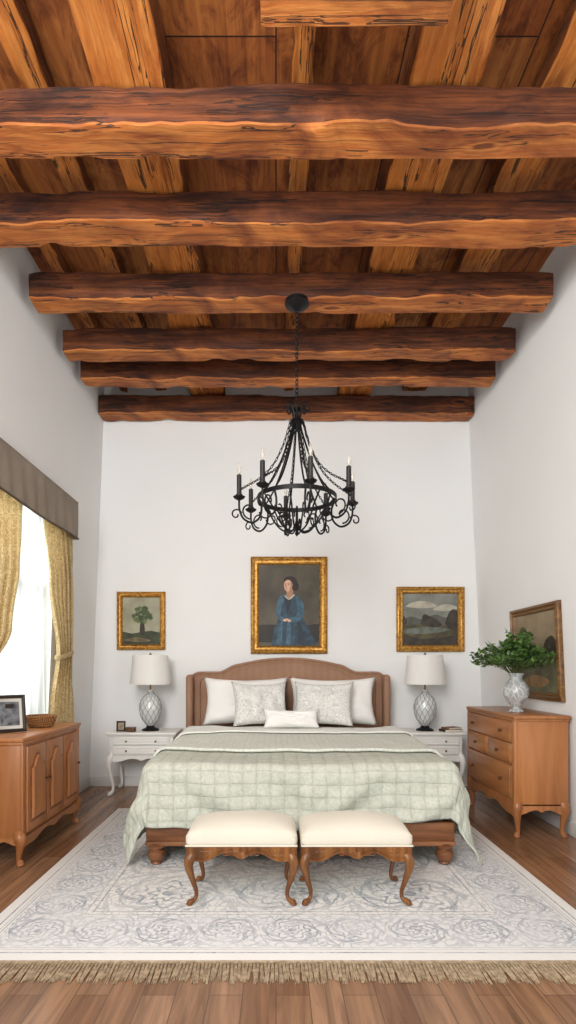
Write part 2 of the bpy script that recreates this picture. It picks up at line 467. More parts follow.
for s in (-1, 1):
    MB().box((s*.925, .03, .19), (.045, 2.08, .12), bev=.01).build('side_rail', M_bedwood, bed)
prof = [(.026, 0), (.036, .008), (.032, .018), (.050, .038), (.056, .058), (.052, .078), (.036, .090), (.034, .096), (.050, .102), (.052, .116), (.044, .122), (.05, .132)]
for (x, y) in ((-.89, -1.045), (.89, -1.045), (-.89, 1.03), (.89, 1.03)):
    MB().lathe(prof, n=24).build('leg', M_bedwood, bed, loc=(x, y, 0))

# bedding
A0 = .915; YH = 5.28; YFt = 3.42; B0 = YH-YFt
def drape(a, b, ztop, zmin, grow=0, rip=.018):
    da = max(0, abs(a)-A0); db = max(0, b-B0); h = math.hypot(da, db)
    x = min(abs(a), A0)*(1 if a >= 0 else -1); y = min(b, B0)
    wr_ = .018*noise.noise(Vector((a*1.8, b*1.8, .6))) + .010*noise.noise(Vector((a*5, b*6, 3)))
    z = ztop + wr_
    if h > 1e-6:
        r = .065+grow; q = r*pi/2
        if h < q: out = r*math.sin(h/r); dn = r*(1-math.cos(h/r))
        else:
            sm = min(1, max(0, (b-.7)/(B0-.7)))
            fl = (.05+.17*sm*sm)*(da/h) + .04*(db/h)
            out = r + fl*(h-q); dn = r + (h-q)*.985
        ph = b*11 + (a if a > 0 else -a)*9 + (2 if a > 0 else 0)
        out += rip*min(1, dn/.25)*(math.sin(ph*1.0)+.6*math.sin(ph*2.3+1)) + .010*noise.noise(Vector((a*9, b*9, 1)))*min(1, dn/.1)
        x += out*(da/h)*(1 if a >= 0 else -1); y += out*(db/h); z -= dn
    z = max(z, zmin+.004*math.sin(a*30+b*20))
    return (BX+x, YH-y, z)
def cloth(name, amax, b0, b1, ztop, mat, nu, nv, grow=0, zmin=.035, th=.012, rc=0):
    mb = MB(); uvs = []
    def fn(u, v):
        a = -amax+2*amax*u; b = b0+(b1-b0)*v
        b += .03*math.sin(a*2.2+b1)*(v**6)
        if rc:   # rounded hem corner: pull the cloth corner inwards
            ca = abs(a)-(amax-rc); cb = b-(b1-rc)
            if ca > 0 and cb > 0:
                L = math.hypot(ca, cb)
                mxx = max(ca, cb)
                k = mxx/L
                a = math.copysign(amax-rc+ca*k, a); b = b1-rc+cb*k
        uvs.append((a, b)); return drape(a, b, ztop, zmin, grow)
    mb.grid(fn, nu, nv)
    o = mb.build(name, mat, org=(BX, YH-(b0+b1)/2, ztop), recalc=False, ang=80)
    uvl = o.data.uv_layers.new(name='UVMap')
    for lp in o.data.loops: uvl.data[lp.index].uv = uvs[lp.vertex_index]
    md = o.modifiers.new('th', 'SOLIDIFY'); md.thickness = th; md.offset = 0
    return o
def quilt_mat(name, cx_, cy_, lo_, hi_, bs, fsc=30, pw=.22, fa=.35):
    m, nt, b = newmat(name, .7)
    uv = nt.nodes.new('ShaderNodeTexCoord'); sp = nt.nodes.new('ShaderNodeSeparateXYZ'); nt.links.new(uv.outputs['UV'], sp.inputs[0])
    wob = E(nt, noi(nt, uv.outputs['UV'], 6, 2))*.025
    U = E(nt, sp.outputs[0])+wob; V = E(nt, sp.outputs[1])+wob
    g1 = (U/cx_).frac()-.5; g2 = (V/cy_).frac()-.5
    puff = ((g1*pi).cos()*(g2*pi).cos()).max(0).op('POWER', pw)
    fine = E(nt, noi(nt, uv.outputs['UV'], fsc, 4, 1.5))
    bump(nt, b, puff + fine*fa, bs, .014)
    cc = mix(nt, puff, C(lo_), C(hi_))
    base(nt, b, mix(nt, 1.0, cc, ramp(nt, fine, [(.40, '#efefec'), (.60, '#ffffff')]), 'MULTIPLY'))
    return m
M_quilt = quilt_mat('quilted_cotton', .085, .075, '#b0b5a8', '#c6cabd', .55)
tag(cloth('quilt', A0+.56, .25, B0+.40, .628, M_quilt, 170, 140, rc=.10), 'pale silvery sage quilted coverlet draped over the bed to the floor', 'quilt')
M_throw = quilt_mat('throw_matelasse', .045, .045, '#d0d3c9', '#dcdfd5', .30, 50)
tag(cloth('throw_blanket', A0+.30, .56, 1.48, .652, M_throw, 110, 60, grow=.018, th=.020), 'textured pale sage blanket folded across the bed', 'blanket')
M_sheet = fabric('white_linen', '#eff0ea', '#e5e7de')
tag(cloth('folded_sheet', A0+.15, .20, .66, .676, M_sheet, 90, 30, grow=.038), 'off-white sheet folded back below the pillows', 'sheet')

def pillow(name, w, h, t, mat, loc, lean, rz, label, group, seed=1):
    mb = MB(); n = 28
    for sgn in (-1, 1):
        def fn(u, v):
            a = 2*u-1; c = 2*v-1
            px = w/2*a*(1-.10*(1-c*c)*abs(a)**3); pz = h/2*c*(1-.10*(1-a*a)*abs(c)**3)
            pz -= .018*(1-a*a)*max(0, c)          # soft slouch in the top edge
            th = t/2*(max(0, 1-a**4)*max(0, 1-c**4))**.55
            th *= 1+.30*noise.noise(Vector((a*2+seed*3, c*2, seed)))
            th += .024*noise.noise(Vector((a*4+seed, c*4, seed*2)))*(1-a*a)*(1-c*c)
            return (px, sgn*th, pz+h/2*.97)
        mb.grid(fn, n, n)
    o = mb.build(name, mat, ang=80)
    bm = bmesh.new(); bm.from_mesh(o.data); bmesh.ops.remove_doubles(bm, verts=bm.verts, dist=.0008); bmesh.ops.recalc_face_normals(bm, faces=bm.faces); bm.to_mesh(o.data); bm.free()
    o.location = loc; o.rotation_euler = (R(-lean), 0, R(rz)); tag(o, label, 'pillow', group); return o
M_pil = fabric('pillow_cotton', '#f1f0ec', '#e9e8e4')
m, nt, b = newmat('patterned_cushion', .9)
n1 = noi(nt, coords(nt), 22, 3, 4)
base(nt, b, ramp(nt, n1, [(.43, '#e6e5e0'), (.49, '#9c9d97'), (.54, '#e6e5e0')])); M_pat = m
Z = .682
pillow('pillow', .82, .48, .21, M_pil, (-.29, 5.25, Z), 18, 2, 'large white sham pillow leaning against the headboard', 'bed pillows', 1)
pillow('pillow', .84, .48, .21, M_pil, (.545, 5.25, Z), 18, -2, 'large white sham pillow leaning against the headboard', 'bed pillows', 2)
pillow('cushion', .52, .43, .16, M_pat, (-.13, 5.01, Z+.018), 22, 11, 'square cushion with pale grey leaf pattern propped on the pillows', 'patterned cushions', 3)
pillow('cushion', .56, .43, .16, M_pat, (.42, 5.01, Z+.018), 22, -11, 'square cushion with pale grey leaf pattern propped on the pillows', 'patterned cushions', 4)
pillow('lumbar_cushion', .50, .18, .11, M_pil, (.135, 4.82, Z+.015), 24, 0, 'small off-white rectangular lumbar cushion in front of the pillows', 'bed pillows', 5)

# ------------------------------------------------------------ cabriole leg
def cab(mb, h, x, y, dx, dy, r, k=1.0, foot=.02, mi=0):
    d = Vector((dx, dy, 0)).normalized()
    key = [(0, h, 1.5), (.028, .86*h, 1.65), (.034, .72*h, 1.35), (.018, .48*h, .95), (-.002, .22*h, .66), (.004, .09*h, .66), (.030, r*.9, .95), (.036, r*.8, .7)]
    pts = smooth_path([(x+d.x*a*k, y+d.y*a*k, z) for a, z, q in key], 5)
    rad = smooth_vals([q*r for a, z, q in key], 5)
    mb.tube(pts, rad, 10, mi)
    mb.lathe([(r*.6, 0), (r*1.0, r*.35), (r*.9, r*.9), (r*.3, r*1.3)], (x+d.x*.031*k, y+d.y*.031*k, 0), 12, mi)
# ------------------------------------------------------------ benches
M_bfab = fabric('cream_upholstery', '#dcd7c8', '#d1cbba', 260, .4)
bench = thing('bench_stool', 'cream upholstered bench stool with carved wooden cabriole legs', 'stool', (-.176, 2.965, RZ), group='foot-of-bed stools')
bw, bd = .565, .34
def cushfn(top):
    def fn(u, v):
        a = 2*u-1; c = 2*v-1
        e = (1-abs(a)**4)*(1-abs(c)**4)
        return (a*bw/2, c*bd/2, .352+(.046*max(0, e)**.45+.030*(1-a*a)*(1-c*c)) if top else .30)
    return fn
mb = MB(); mb.grid(cushfn(True), 40, 30)
mb.box((0, 0, .330), (bw+.006, bd+.006, .070), bev=.028, seg=5)
mb.tube([(-bw/2, -bd/2, .304), (bw/2, -bd/2, .304), (bw/2, bd/2, .304), (-bw/2, bd/2, .304)], .005, 6, closed=True)
mb.build('seat', M_bfab, bench)
def apron_poly(w, ztop, drop, n=40, waves=1, lo=.02):
    P = [(-w/2, ztop), (w/2, ztop)]
    for i in range(n+1):
        t = 1-i/n; x = -w/2+w*t; a = abs(2*t-1)
        z = ztop - drop*(.45+.55*a**2) - lo*math.cos(a*pi*3)*(.5)
        if a < .12: z -= .012*math.cos(a/.12*pi/2)
        P.append((x, z))
    return P
mb = MB(); ap = apron_poly(bw-.02, .304, .090, lo=.024)
mb.prism(ap, -bd/2-.002, -bd/2+.026); mb.prism(ap, bd/2-.026, bd/2+.002)
ap2 = apron_poly(bd-.02, .304, .075, lo=.014)
for s in (-1, 1): mb.prism(ap2, -.013, .013, M=Matrix.Translation((s*(bw/2-.013), 0, 0)) @ Matrix.Rotation(R(90), 4, 'Z'))
mb.tube([(p[0], -bd/2-.004, p[1]+.004) for p in ap[2:]], .0065, 6)
mb.tube([(p[0]*.93, -bd/2-.002, p[1]+.020) for p in ap[2:]], .003, 5)
mb.lathe([(.0, 0), (.02, .004), (.016, .010), (0, .013)], n=10, M=Matrix.Translation((0, -bd/2, .262)) @ Matrix.Rotation(R(90), 4, 'X'))
for s in (-1, 1):
    for q in (.022, .05, .078, .17, .20):
        mb.tube([(s*(q+.013*math.cos(a_*pi/8)), -bd/2-.003, .268+.010*math.sin(a_*pi/8)) for a_ in range(16)], .0035, 5, closed=True)
mb.build('apron', M_carved, bench)
for sx_ in (-1, 1):
    for sy_ in (-1, 1):
        mb = MB(); cab(mb, .275, 0, 0, sx_*.75, sy_*.65, .0165, 1.25); mb.build('leg', M_carved, bench, loc=(sx_*(bw/2-.047), sy_*(bd/2-.035), 0))
dup(bench, loc=(.412, 2.965, RZ))

# ------------------------------------------------------------ knobs & furniture
KX = Matrix.Rotation(R(90), 4, 'X')
def knob(parent, loc, mat, r=.014, name='knob'):
    MB().lathe([(r*.45, 0), (r*.4, r*.7), (r*.9, r*1.0), (r, r*1.5), (r*.7, r*2.0), (0, r*2.2)], n=14, M=KX).build(name, mat, parent, loc=loc)

def arch_poly(w, h, rise):
    P = [(-w/2, -h/2), (w/2, -h/2)]
    for i in range(21):
        t = i/20; x = w/2 - w*t; a = abs(x)/(w/2)
        z = h/2 - rise + (rise*(math.cos(a*pi/2/.72)**.8) if a < .72 else -.0*a)
        P.append((x, z))
    return P
cw, cd, ch = 1.01, .335, .79
cab1 = thing('sideboard', 'honey-toned wooden sideboard with three arched panel doors below the window', 'cabinet', (-1.712, 3.865, 0), (0, 0, R(90)))
mb = MB(); mb.box((0, .004, .465), (cw-.05, cd-.03, .59), bev=.006)
for s in (-1, 1):
    mb.box((s*(cw/2-.045), -cd/2+.018, .465), (.05, .022, .59), bev=.008)
mb.build('body', M_honey_v, cab1)
MB().box((0, 0, .777), (cw, cd, .026), bev=.008, seg=3).box((0, 0, .755), (cw-.025, cd-.012, .02), bev=.006).build('top', M_honey_h, cab1)
mb = MB(); ap = apron_poly(cw-.06, .175, .07, lo=.018)
mb.prism(ap, -cd/2+.006, -cd/2+.03)
ap2 = apron_poly(cd-.04, .175, .06, lo=.01)
for s in (-1, 1): mb.prism(ap2, -.01, .01, M=Matrix.Translation((s*(cw/2-.035), 0, 0)) @ Matrix.Rotation(R(90), 4, 'Z'))
mb.build('apron', M_honey_h, cab1)
for i in range(3):
    dw = .285; x = (-1+i)*.297
    mb = MB(); mb.box((0, 0, 0), (dw, .018, .53), bev=.004)
    A = arch_poly(dw-.10, .40, .075); mb.prism(arch_poly(dw-.07, .43, .080), -.0115, 0, mi=1)
    mb.prism(A, -.024, -.009, inset=.014)
    dr = mb.build('door', [M_honey_v, M_honey_d], cab1, loc=(x, -cd/2+.008, .465))
    knob(dr, ((dw/2-.02)*(1 if i != 1 else -1), -.008, .02), M_knobw, .010, 'handle')
for sx_ in (-1, 1):
    for sy_ in (-1, 1):
        mb = MB(); cab(mb, .2, 0, 0, sx_, sy_, .022, .8); mb.build('leg', M_honey_v, cab1, loc=(sx_*(cw/2-.045), sy_*(cd/2-.045), 0))
# dresser
dw_, dd, dh = 1.0, .41, .88
drs = thing('dresser', 'honey-brown wooden chest of drawers with round knobs standing against the wall', 'dresser', (1.905, 4.43, 0), (0, 0, R(-90)))
mb = MB(); mb.box((0, .004, .535), (dw_-.04, dd-.03, .62), bev=.006)
for s in (-1, 1): mb.box((s*(dw_/2-.035), -dd/2+.02, .535), (.045, .03, .62), bev=.008)
mb.build('body', M_honey_v, drs)
MB().box((0, 0, .866), (dw_, dd, .026), bev=.008, seg=3).box((0, 0, .845), (dw_-.02, dd-.01, .018), bev=.006).build('top', M_honey_h, drs)
mb = MB(); ap = apron_poly(dw_-.06, .24, .10, lo=.02); mb.prism(ap, -dd/2+.008, -dd/2+.03)
ap2 = apron_poly(dd-.04, .24, .09, lo=.008)
for s in (-1, 1): mb.prism(ap2, -.01, .01, M=Matrix.Translation((s*(dw_/2-.03), 0, 0)) @ Matrix.Rotation(R(90), 4, 'Z'))
mb.build('apron', M_honey_v, drs)
W3 = dw_-.12
for (x, z, w, h, ks) in [(0, .755, W3, .145, (-.29, .29)), (-W3/4-.004, .60, W3/2-.008, .145, (0,)), (W3/4+.004, .60, W3/2-.008, .145, (0,)), (0, .395, W3, .235, (-.29, .29))]:
    mb = MB(); mb.box((0, 0, 0), (w, .02, h), bev=.005); mb.box((0, -.008, 0), (w-.03, .014, h-.03), bev=.005)
    dr = mb.build('drawer', M_honey_h, drs, loc=(x, -dd/2+.010, z))
    for k in ks: knob(dr, (k, -.014, 0), M_knobw, .014)
for sx_ in (-1, 1):
    for sy_ in (-1, 1):
        mb = MB(); cab(mb, .25, 0, 0, sx_, sy_, .023, .45); mb.build('leg', M_honey_v, drs, loc=(sx_*(dw_/2-.045), sy_*(dd/2-.045), 0))
# nightstands
nw, nd = .67, .42
ns = thing('nightstand', 'white painted nightstand with two drawers and curved legs beside the bed', 'nightstand', (-1.285, 5.44, 0), group='bedside nightstands')
MB().box((0, 0, .592), (nw, nd, .026), bev=.009, seg=3).box((0, 0, .572), (nw-.03, nd-.03, .016), bev=.005).build('top', M_white, ns)
MB().box((0, .005, .475), (nw-.06, nd-.05, .19), bev=.008).build('body', M_white, ns)
for z in (.523, .432):
    mb = MB(); mb.box((0, 0, 0), (nw-.13, .016, .078), bev=.004); mb.frame(nw-.15, .06, [(0, .008), (.004, .012), (.010, .008)])
    dr = mb.build('drawer', M_white, ns, loc=(0, -nd/2+.022, z))
    for k in (-.14, .14): knob(dr, (k, -.008, 0), M_brass, .010)
mb = MB(); ap = apron_poly(nw-.08, .385, .07, lo=.014); mb.prism(ap, -nd/2+.022, -nd/2+.04)
for s in (-1, 1): mb.prism(apron_poly(nd-.08, .385, .06, lo=.01), -.009, .009, M=Matrix.Translation((s*(nw/2-.045), 0, 0)) @ Matrix.Rotation(R(90), 4, 'Z'))
mb.build('apron', M_white, ns)
for sx_ in (-1, 1):
    for sy_ in (-1, 1):
        mb = MB(); cab(mb, .40, 0, 0, sx_, sy_, .021, 1.2); mb.build('leg', M_white, ns, loc=(sx_*(nw/2-.055), sy_*(nd/2-.055), 0))
dup(ns, loc=(1.475, 5.44, 0))

# ------------------------------------------------------------ lamps
M_shade = fabric('lamp_shade_linen', '#fbfaf6', '#f6f4ef', 200, .15, .9, .25)
M_glass = newmat('mercury_glass', .15, '#dcdfdd', .1)[0]
M_lat = plain('pewter_lattice', '#8a8e8e', .4, .3)
lamp = thing('table_lamp', 'table lamp with white drum shade and latticed silver glass body', 'lamp', (-1.235, 5.42, .6055), group='bedside lamps')
MB().lathe([(.085, 0), (.085, .012), (.07, .02), (.045, .03), (.035, .05)], n=32).build('base', M_iron, lamp)
bp = [(.03, .045), (.050, .07), (.085, .12), (.106, .19), (.106, .25), (.086, .31), (.05, .35), (.028, .37), (.03, .385), (.02, .40)]
bpS = [(p.x, p.z) for p in smooth_path([(r, 0, z) for r, z in bp], 3)]
MB().lathe(bpS, n=32).build('body', M_glass, lamp)
mb = MB()
for s in (-1, 1):
    for k in range(12):
        pts = []
        for i in range(25):
            t = i/24; idx = t*(len(bpS)-4); j = int(idx); fr_ = idx-j
            r = bpS[j][0]*(1-fr_)+bpS[min(j+1, len(bpS)-1)][0]*fr_; z = bpS[j][1]*(1-fr_)+bpS[min(j+1, len(bpS)-1)][1]*fr_
            a = 2*pi*k/12 + s*t*pi*.9; pts.append(((r+.001)*math.cos(a), (r+.001)*math.sin(a), z))
        mb.tube(pts, .0024, 5)
mb.build('lattice', M_lat, lamp)
MB().lathe([(.008, .39), (.008, .74), (.014, .745), (.008, .76), (0, .765)], n=10).tube([(-.16, 0, .73), (.16, 0, .73)], .002, 5).tube([(0, -.16, .73), (0, .16, .73)], .002, 5).build('stem', M_brass, lamp)
sh = MB().lathe([(.200, .455), (.170, .74), (.167, .74), (.197, .455), (.200, .455)], n=48).build('lamp_shade', M_shade, lamp)
bm = bmesh.new(); bm.from_mesh(sh.data); bmesh.ops.delete(bm, geom=[f_ for f_ in bm.faces if len(f_.verts) > 4], context='FACES'); bm.to_mesh(sh.data); bm.free()
dup(lamp, loc=(1.465, 5.42, .6055))

o = MB().box((0, 0, .011), (.19, .13, .022), bev=.003).box((0, 0, .011), (.186, .134, .017), 1).build('book', [plain('book_cover_dark', '#3a2e28', .6), plain('book_pages', '#d9d0bd', .9)], loc=(1.70, 5.36, .6055), rot=(0, 0, R(12)))
tag(o, 'dark-covered book lying on the nightstand beside the lamp', 'book', 'books on the nightstand')
o = MB().box((0, 0, .009), (.16, .11, .018), bev=.003).box((0, 0, .009), (.156, .114, .013), 1).build('book', [plain('book_cover_brown', '#7a5a3c', .6), bpy.data.materials['book_pages']], loc=(1.705, 5.36, .6285), rot=(0, 0, R(25)))
tag(o, 'small brown book stacked on a darker book', 'book', 'books on the nightstand')
fr1 = thing('photo_frame', 'small dark tabletop picture frame on the white nightstand', 'picture frame', (-1.50, 5.33, .6065), (R(-12), 0, R(10)))
MB().frame(.085, .10, [(0, 0), (0, .012), (.008, .016), (.014, .008), (.014, 0)], M=Matrix.Translation((0, 0, .05))).build('frame', plain('dark_frame', '#2b221c', .4), fr1)
MB().box((0, -.002, .05), (.06, .004, .075)).build('picture', plain('sepia_photo', '#a8977e', .6, 0, .1, 30, 0, '#6b5c4a'), fr1)
o = MB().box((0, 0, .02), (.09, .06, .04), bev=.006).box((0, 0, .041), (.094, .064, .008), bev=.003).build('trinket_box', plain('walnut_box', '#5a3b24', .4), loc=(-1.40, 5.31, .6055), rot=(0, 0, R(-8)))
tag(o, 'small brown wooden trinket box on the nightstand', 'box')

# ------------------------------------------------------------ items on sideboard
pf = thing('photo_frame', 'dark framed photograph standing on the sideboard beside the basket', 'picture frame', (-1.765, 3.66, .7915), (R(-12), 0, R(38)))
MB().frame(.20, .25, [(0, 0), (0, .016), (.010, .022), (.022, .014), (.022, 0)], M=Matrix.Translation((0, 0, .125))).build('frame', bpy.data.materials['dark_frame'], pf)
MB().box((0, -.002, .125), (.16, .006, .21)).build('mat_board', plain('mat_board', '#c9c6be', .8), pf)
MB().box((0, -.006, .125), (.12, .004, .16), bev=.001).build('picture', plain('grey_photo', '#7d8086', .5, 0, .1, 25, 0, '#33363c'), pf)
MB().box((0, .045, .09), (.05, .006, .19), M=Matrix.Translation((0, .0, 0)) @ Matrix.Rotation(R(18), 4, 'X')).build('easel_back', bpy.data.materials['dark_frame'], pf)
m, nt, b = newmat('wicker', .8)
wv = nt.nodes.new('ShaderNodeTexWave'); nt.links.new(coords(nt, (1, 1, 3)), wv.inputs['Vector']); wv.inputs['Scale'].default_value = 30
base(nt, b, ramp(nt, wv.outputs['Fac'], [(.2, '#6e4320'), (.7, '#b98249')])); bump(nt, b, wv.outputs['Fac'], .8, .01)
bk = MB(); bk.lathe([(.0, 0), (.075, 0), (.085, .012), (.10, .05), (.106, .072), (.10, .072), (.092, .05), (.075, .02), (0, .016)], n=40)
for z, r in ((.01, .085), (.028, .093), (.046, .100), (.062, .105)): bk.tube([((r)*math.cos(a*pi/20), r*math.sin(a*pi/20), z+.003*math.sin(a*5)) for a in range(40)], .006, 6, closed=True)
bk.tube([(.106*math.cos(a*pi/20), .106*math.sin(a*pi/20), .076) for a in range(40)], .008, 6, closed=True)
o = bk.build('wicker_basket', m, loc=(-1.725, 4.04, .7915)); tag(o, 'small round brown wicker basket on the sideboard', 'basket')

# ------------------------------------------------------------ vase + foliage
m, nt, b = newmat('cut_crystal', .08, '#f2f4f2', 0)
wa = nt.nodes.new('ShaderNodeTexVoronoi'); wa.feature = 'DISTANCE_TO_EDGE'; nt.links.new(coords(nt, (1, 1, .6)), wa.inputs['Vector']); wa.inputs['Scale'].default_value = 26
base(nt, b, ramp(nt, wa.outputs['Distance'], [(.02, '#ffffff'), (.12, '#d0d6d4')])); bump(nt, b, wa.outputs['Distance'], .8, .01)
try: b.inputs['Transmission Weight'].default_value = .5
except Exception: pass
VP = (1.86, 4.27, .8795)
vb = [(0, 0), (.052, 0), (.056, .008), (.040, .022), (.030, .034), (.055, .07), (.088, .12), (.095, .165), (.080, .215), (.050, .25), (.044, .27), (.060, .298), (.055, .298), (.039, .265), (.065, .2), (.045, .08), (0, .06)]
vb = [(p.x, p.z) for p in smooth_path([(r, 0, z) for r, z in vb], 2)]
o = MB().lathe([(max(0, r), z) for r, z in vb], n=40).build('vase', m, loc=VP, ang=60); tag(o, 'clear cut-glass urn vase standing on the dresser', 'vase')
M_leaf = plain('leaf_green', '#71954b', .5, 0, .1, 30, 0, '#30502a')
M_stem = plain('green_stem', '#5a5e32', .7)
fol = thing('leafy_bouquet', 'bushy green foliage bouquet arranged in the glass vase', 'plant', VP)
stm = MB(); lv = MB(); rnd = random.Random(3)
for i in range(130):
    a = rnd.uniform(0, 2*pi); rr = .335*math.sqrt(rnd.uniform(.02, 1))
    hx, hy = rr*math.cos(a), rr*math.sin(a)*.8
    if hx > .20: hx = .20 - rnd.uniform(0, .1)
    hz = .34 + .28*(1-(rr/.40)**2)*rnd.uniform(.4, 1) + rnd.uniform(-.03, .02)
    pts = smooth_path([(0, 0, .10), (hx*.08, hy*.08, .27), (hx*.5, hy*.5, .31+(hz-.31)*.75), (hx, hy, hz)], 5)
    stm.tube(pts, .0020, 4)
    for j in range(9, len(pts)):
        for q in range(3):
            p = pts[j] + Vector((rnd.uniform(-.02, .02), rnd.uniform(-.02, .02), rnd.uniform(-.015, .02)))
            if p.x > .205 or p.z < .312: continue
            L = rnd.uniform(.030, .050); w = L*.34
            d1 = Vector((rnd.uniform(-1, 1), rnd.uniform(-1, 1), rnd.uniform(-.3, .8))).normalized()
            if p.x + d1.x*L > .212: d1.x *= -1
            s1 = d1.cross(Vector((rnd.uniform(-.3, .3), rnd.uniform(-.3, .3), 1))).normalized(); up = s1.cross(d1)
            lv.add([p, p+d1*L*.35+s1*w-up*.003, p+d1*L*.4+up*.003, p+d1*L*.35-s1*w-up*.003, p+d1*L*.75+s1*w*.7, p+d1*L*.75-s1*w*.7, p+d1*L],
                   [[0, 1, 2], [0, 2, 3], [1, 4, 2], [3, 2, 5], [2, 4, 6, 5]])
stm.build('stems', M_stem, fol)
lf = lv.build('foliage', M_leaf, fol, recalc=False); lf["kind"] = "stuff"

# ------------------------------------------------------------ paintings
m, nt, b = newmat('gilt_frame', .38, None, .6)
n1 = noi(nt, coords(nt), 45, 4)
base(nt, b, ramp(nt, n1, [(.35, '#8a5c26'), (.5, '#b78539'), (.7, '#d4a658')])); bump(nt, b, n1, .35, .005)
M_gilt = m
def paint(name, c1, c2, sc=9):
    return plain(name, c1, .55, 0, .1, sc, .3, c2)
def ell(cx, cz, rx, rz, n=22, rot=0):
    return [(cx+rx*math.cos(2*pi*k/n)*math.cos(rot)-rz*math.sin(2*pi*k/n)*math.sin(rot), cz+rx*math.cos(2*pi*k/n)*math.sin(rot)+rz*math.sin(2*pi*k/n)*math.cos(rot)) for k in range(n)]
def picture(name, label, w, h, fw, loc, layers, bg, rot=(0, 0, 0), fmat=None, cat='painting'):
    t = thing(name, label, cat, loc, rot)
    MB().frame(w, h, [(0, 0), (0, .026), (.008, .036), (.022, .040), (fw*.5, .026), (fw*.62, .024), (fw*.8, .030), (fw*.92, .022), (fw, .014), (fw, 0)]).build('frame', fmat or M_gilt, t)
    mats = [bg]; mb = MB(); mb.box((0, -.006, 0), (w-2*fw+.006, .008, h-2*fw+.006))
    y = -.0105
    for poly, mt in layers:
        if mt not in mats: mats.append(mt)
        iw = w/2-fw-.001; ih = h/2-fw-.001
        pl = [(max(-iw, min(iw, p[0])), max(-ih, min(ih, p[1]))) for p in poly]
        mb.add([(p[0], y, p[1]) for p in pl], [list(range(len(pl)))], mats.index(mt)); y -= .00025
    mb.build('canvas', mats, t, recalc=False, flat=True)
    return t
def sp(pts, n=5):
    P = pts+[pts[0]]
    return [(p.x, p.z) for p in smooth_path([(a, 0, b) for a, b in P], n)][:-1]
bgP = paint('paint_umber', '#5e5644', '#383127', 3.0)
pB = paint('paint_blue', '#2e4d60', '#172b3a', 14); pB2 = paint('paint_blue_light', '#446a7e', '#2d4f61', 22); pB3 = paint('paint_blue_deep', '#12202b', '#1b2f3d', 16)
pSk = paint('paint_skin', '#dfb294', '#cda084', 20); pSh = paint('paint_skin_shade', '#a8785c', '#b08468', 20)
pHr = paint('paint_hair', '#2e1c14', '#1a100c', 20); pDk = paint('paint_dark', '#2a241b', '#1c1813', 7); pRd = paint('paint_rose', '#8a4f42', '#744038', 10)
pWt = paint('paint_cream', '#cfc6b2', '#aea48e', 20)
lay = [(sp([(-.33, -.38), (-.33, -.22), (-.15, -.20), (.1, -.22), (.33, -.20), (.33, -.38)]), pDk),
       (sp([(-.18, -.42), (-.16, -.27), (-.12, -.16), (-.075, -.07), (.09, -.06), (.16, -.16), (.22, -.28), (.26, -.42)]), pB),
       (sp([(-.085, -.10), (-.09, .0), (-.085, .075), (-.045, .125), (.03, .13), (.09, .105), (.12, .03), (.115, -.09), (.0, -.12)]), pB),
       (sp([(-.13, -.40), (-.10, -.22), (-.07, -.16), (-.065, -.24), (-.08, -.40)]), pB2), (sp([(-.03, -.40), (-.02, -.2), (.01, -.14), (.02, -.25), (.01, -.40)]), pB2),
       (sp([(.09, -.40), (.09, -.22), (.06, -.12), (.13, -.22), (.17, -.40)]), pB3),
       (sp([(-.05, .10), (-.035, .0), (-.02, -.09), (.01, -.02), (.02, .09)]), pB3),
       (sp([(-.06, .11), (-.10, .08), (-.125, .0), (-.135, -.08), (-.10, -.15), (-.05, -.165), (-.045, -.135), (-.085, -.10), (-.075, -.03), (-.05, .04)]), pB2),
       (sp([(.06, .11), (.12, .07), (.155, -.02), (.14, -.12), (.07, -.175), (-.0, -.170), (.005, -.13), (.07, -.11), (.085, -.02)]), pB2),
       (ell(-.030, -.152, .032, .015, rot=.15), pSk), (ell(.0, -.158, .024, .013, rot=-.2), pSk), (ell(-.02, -.160, .014, .005), pSh),
       (ell(.020, .225, .068, .074), pHr), (ell(.065, .195, .036, .048), pHr),
       (sp([(-.030, .10), (-.015, .17), (.035, .17), (.040, .105), (.005, .08)]), pSh),
       (sp([(-.050, .235), (-.052, .205), (-.046, .175), (-.030, .147), (-.008, .143), (.022, .165), (.036, .20), (.034, .24), (.0, .265), (-.035, .258)]), pSk),
       (sp([(.012, .235), (.034, .23), (.034, .19), (.012, .155), (.004, .16), (.016, .2)]), pSh),
       (sp([(-.052, .225), (-.050, .275), (-.005, .298), (.055, .28), (.078, .23), (.05, .195), (.034, .225), (.008, .258), (-.024, .260), (-.042, .243)]), pHr),
       (ell(-.038, .212, .0065, .0035), pHr), (ell(-.006, .212, .0075, .0035), pHr), (ell(-.038, .224, .009, .002), pHr), (ell(-.005, .225, .011, .002), pHr),
       (sp([(-.030, .212), (-.040, .188), (-.029, .184), (-.024, .195)]), pSh), (ell(-.026, .168, .010, .0036), pRd),
       (sp([(-.045, .108), (.0, .078), (.055, .115), (.05, .092), (0, .056), (-.042, .09)]), pWt)]
picture('painting', 'gilt-framed portrait of a dark-haired woman in a blue dress', .79, 1.0, .083, (.134, 5.699, 1.867), lay, bgP)
skyT = paint('paint_tan_sky', '#a8a58c', '#8a866c', 6); gr = paint('paint_olive', '#3c4424', '#22280f', 10); tr = paint('paint_tree', '#44582a', '#2a3a18', 28); br_ = paint('paint_bark', '#3c2a1a', '#241810', 15)
trl = paint('paint_tree_light', '#6a7a3c', '#4c5f2c', 28)
rndp = random.Random(5)
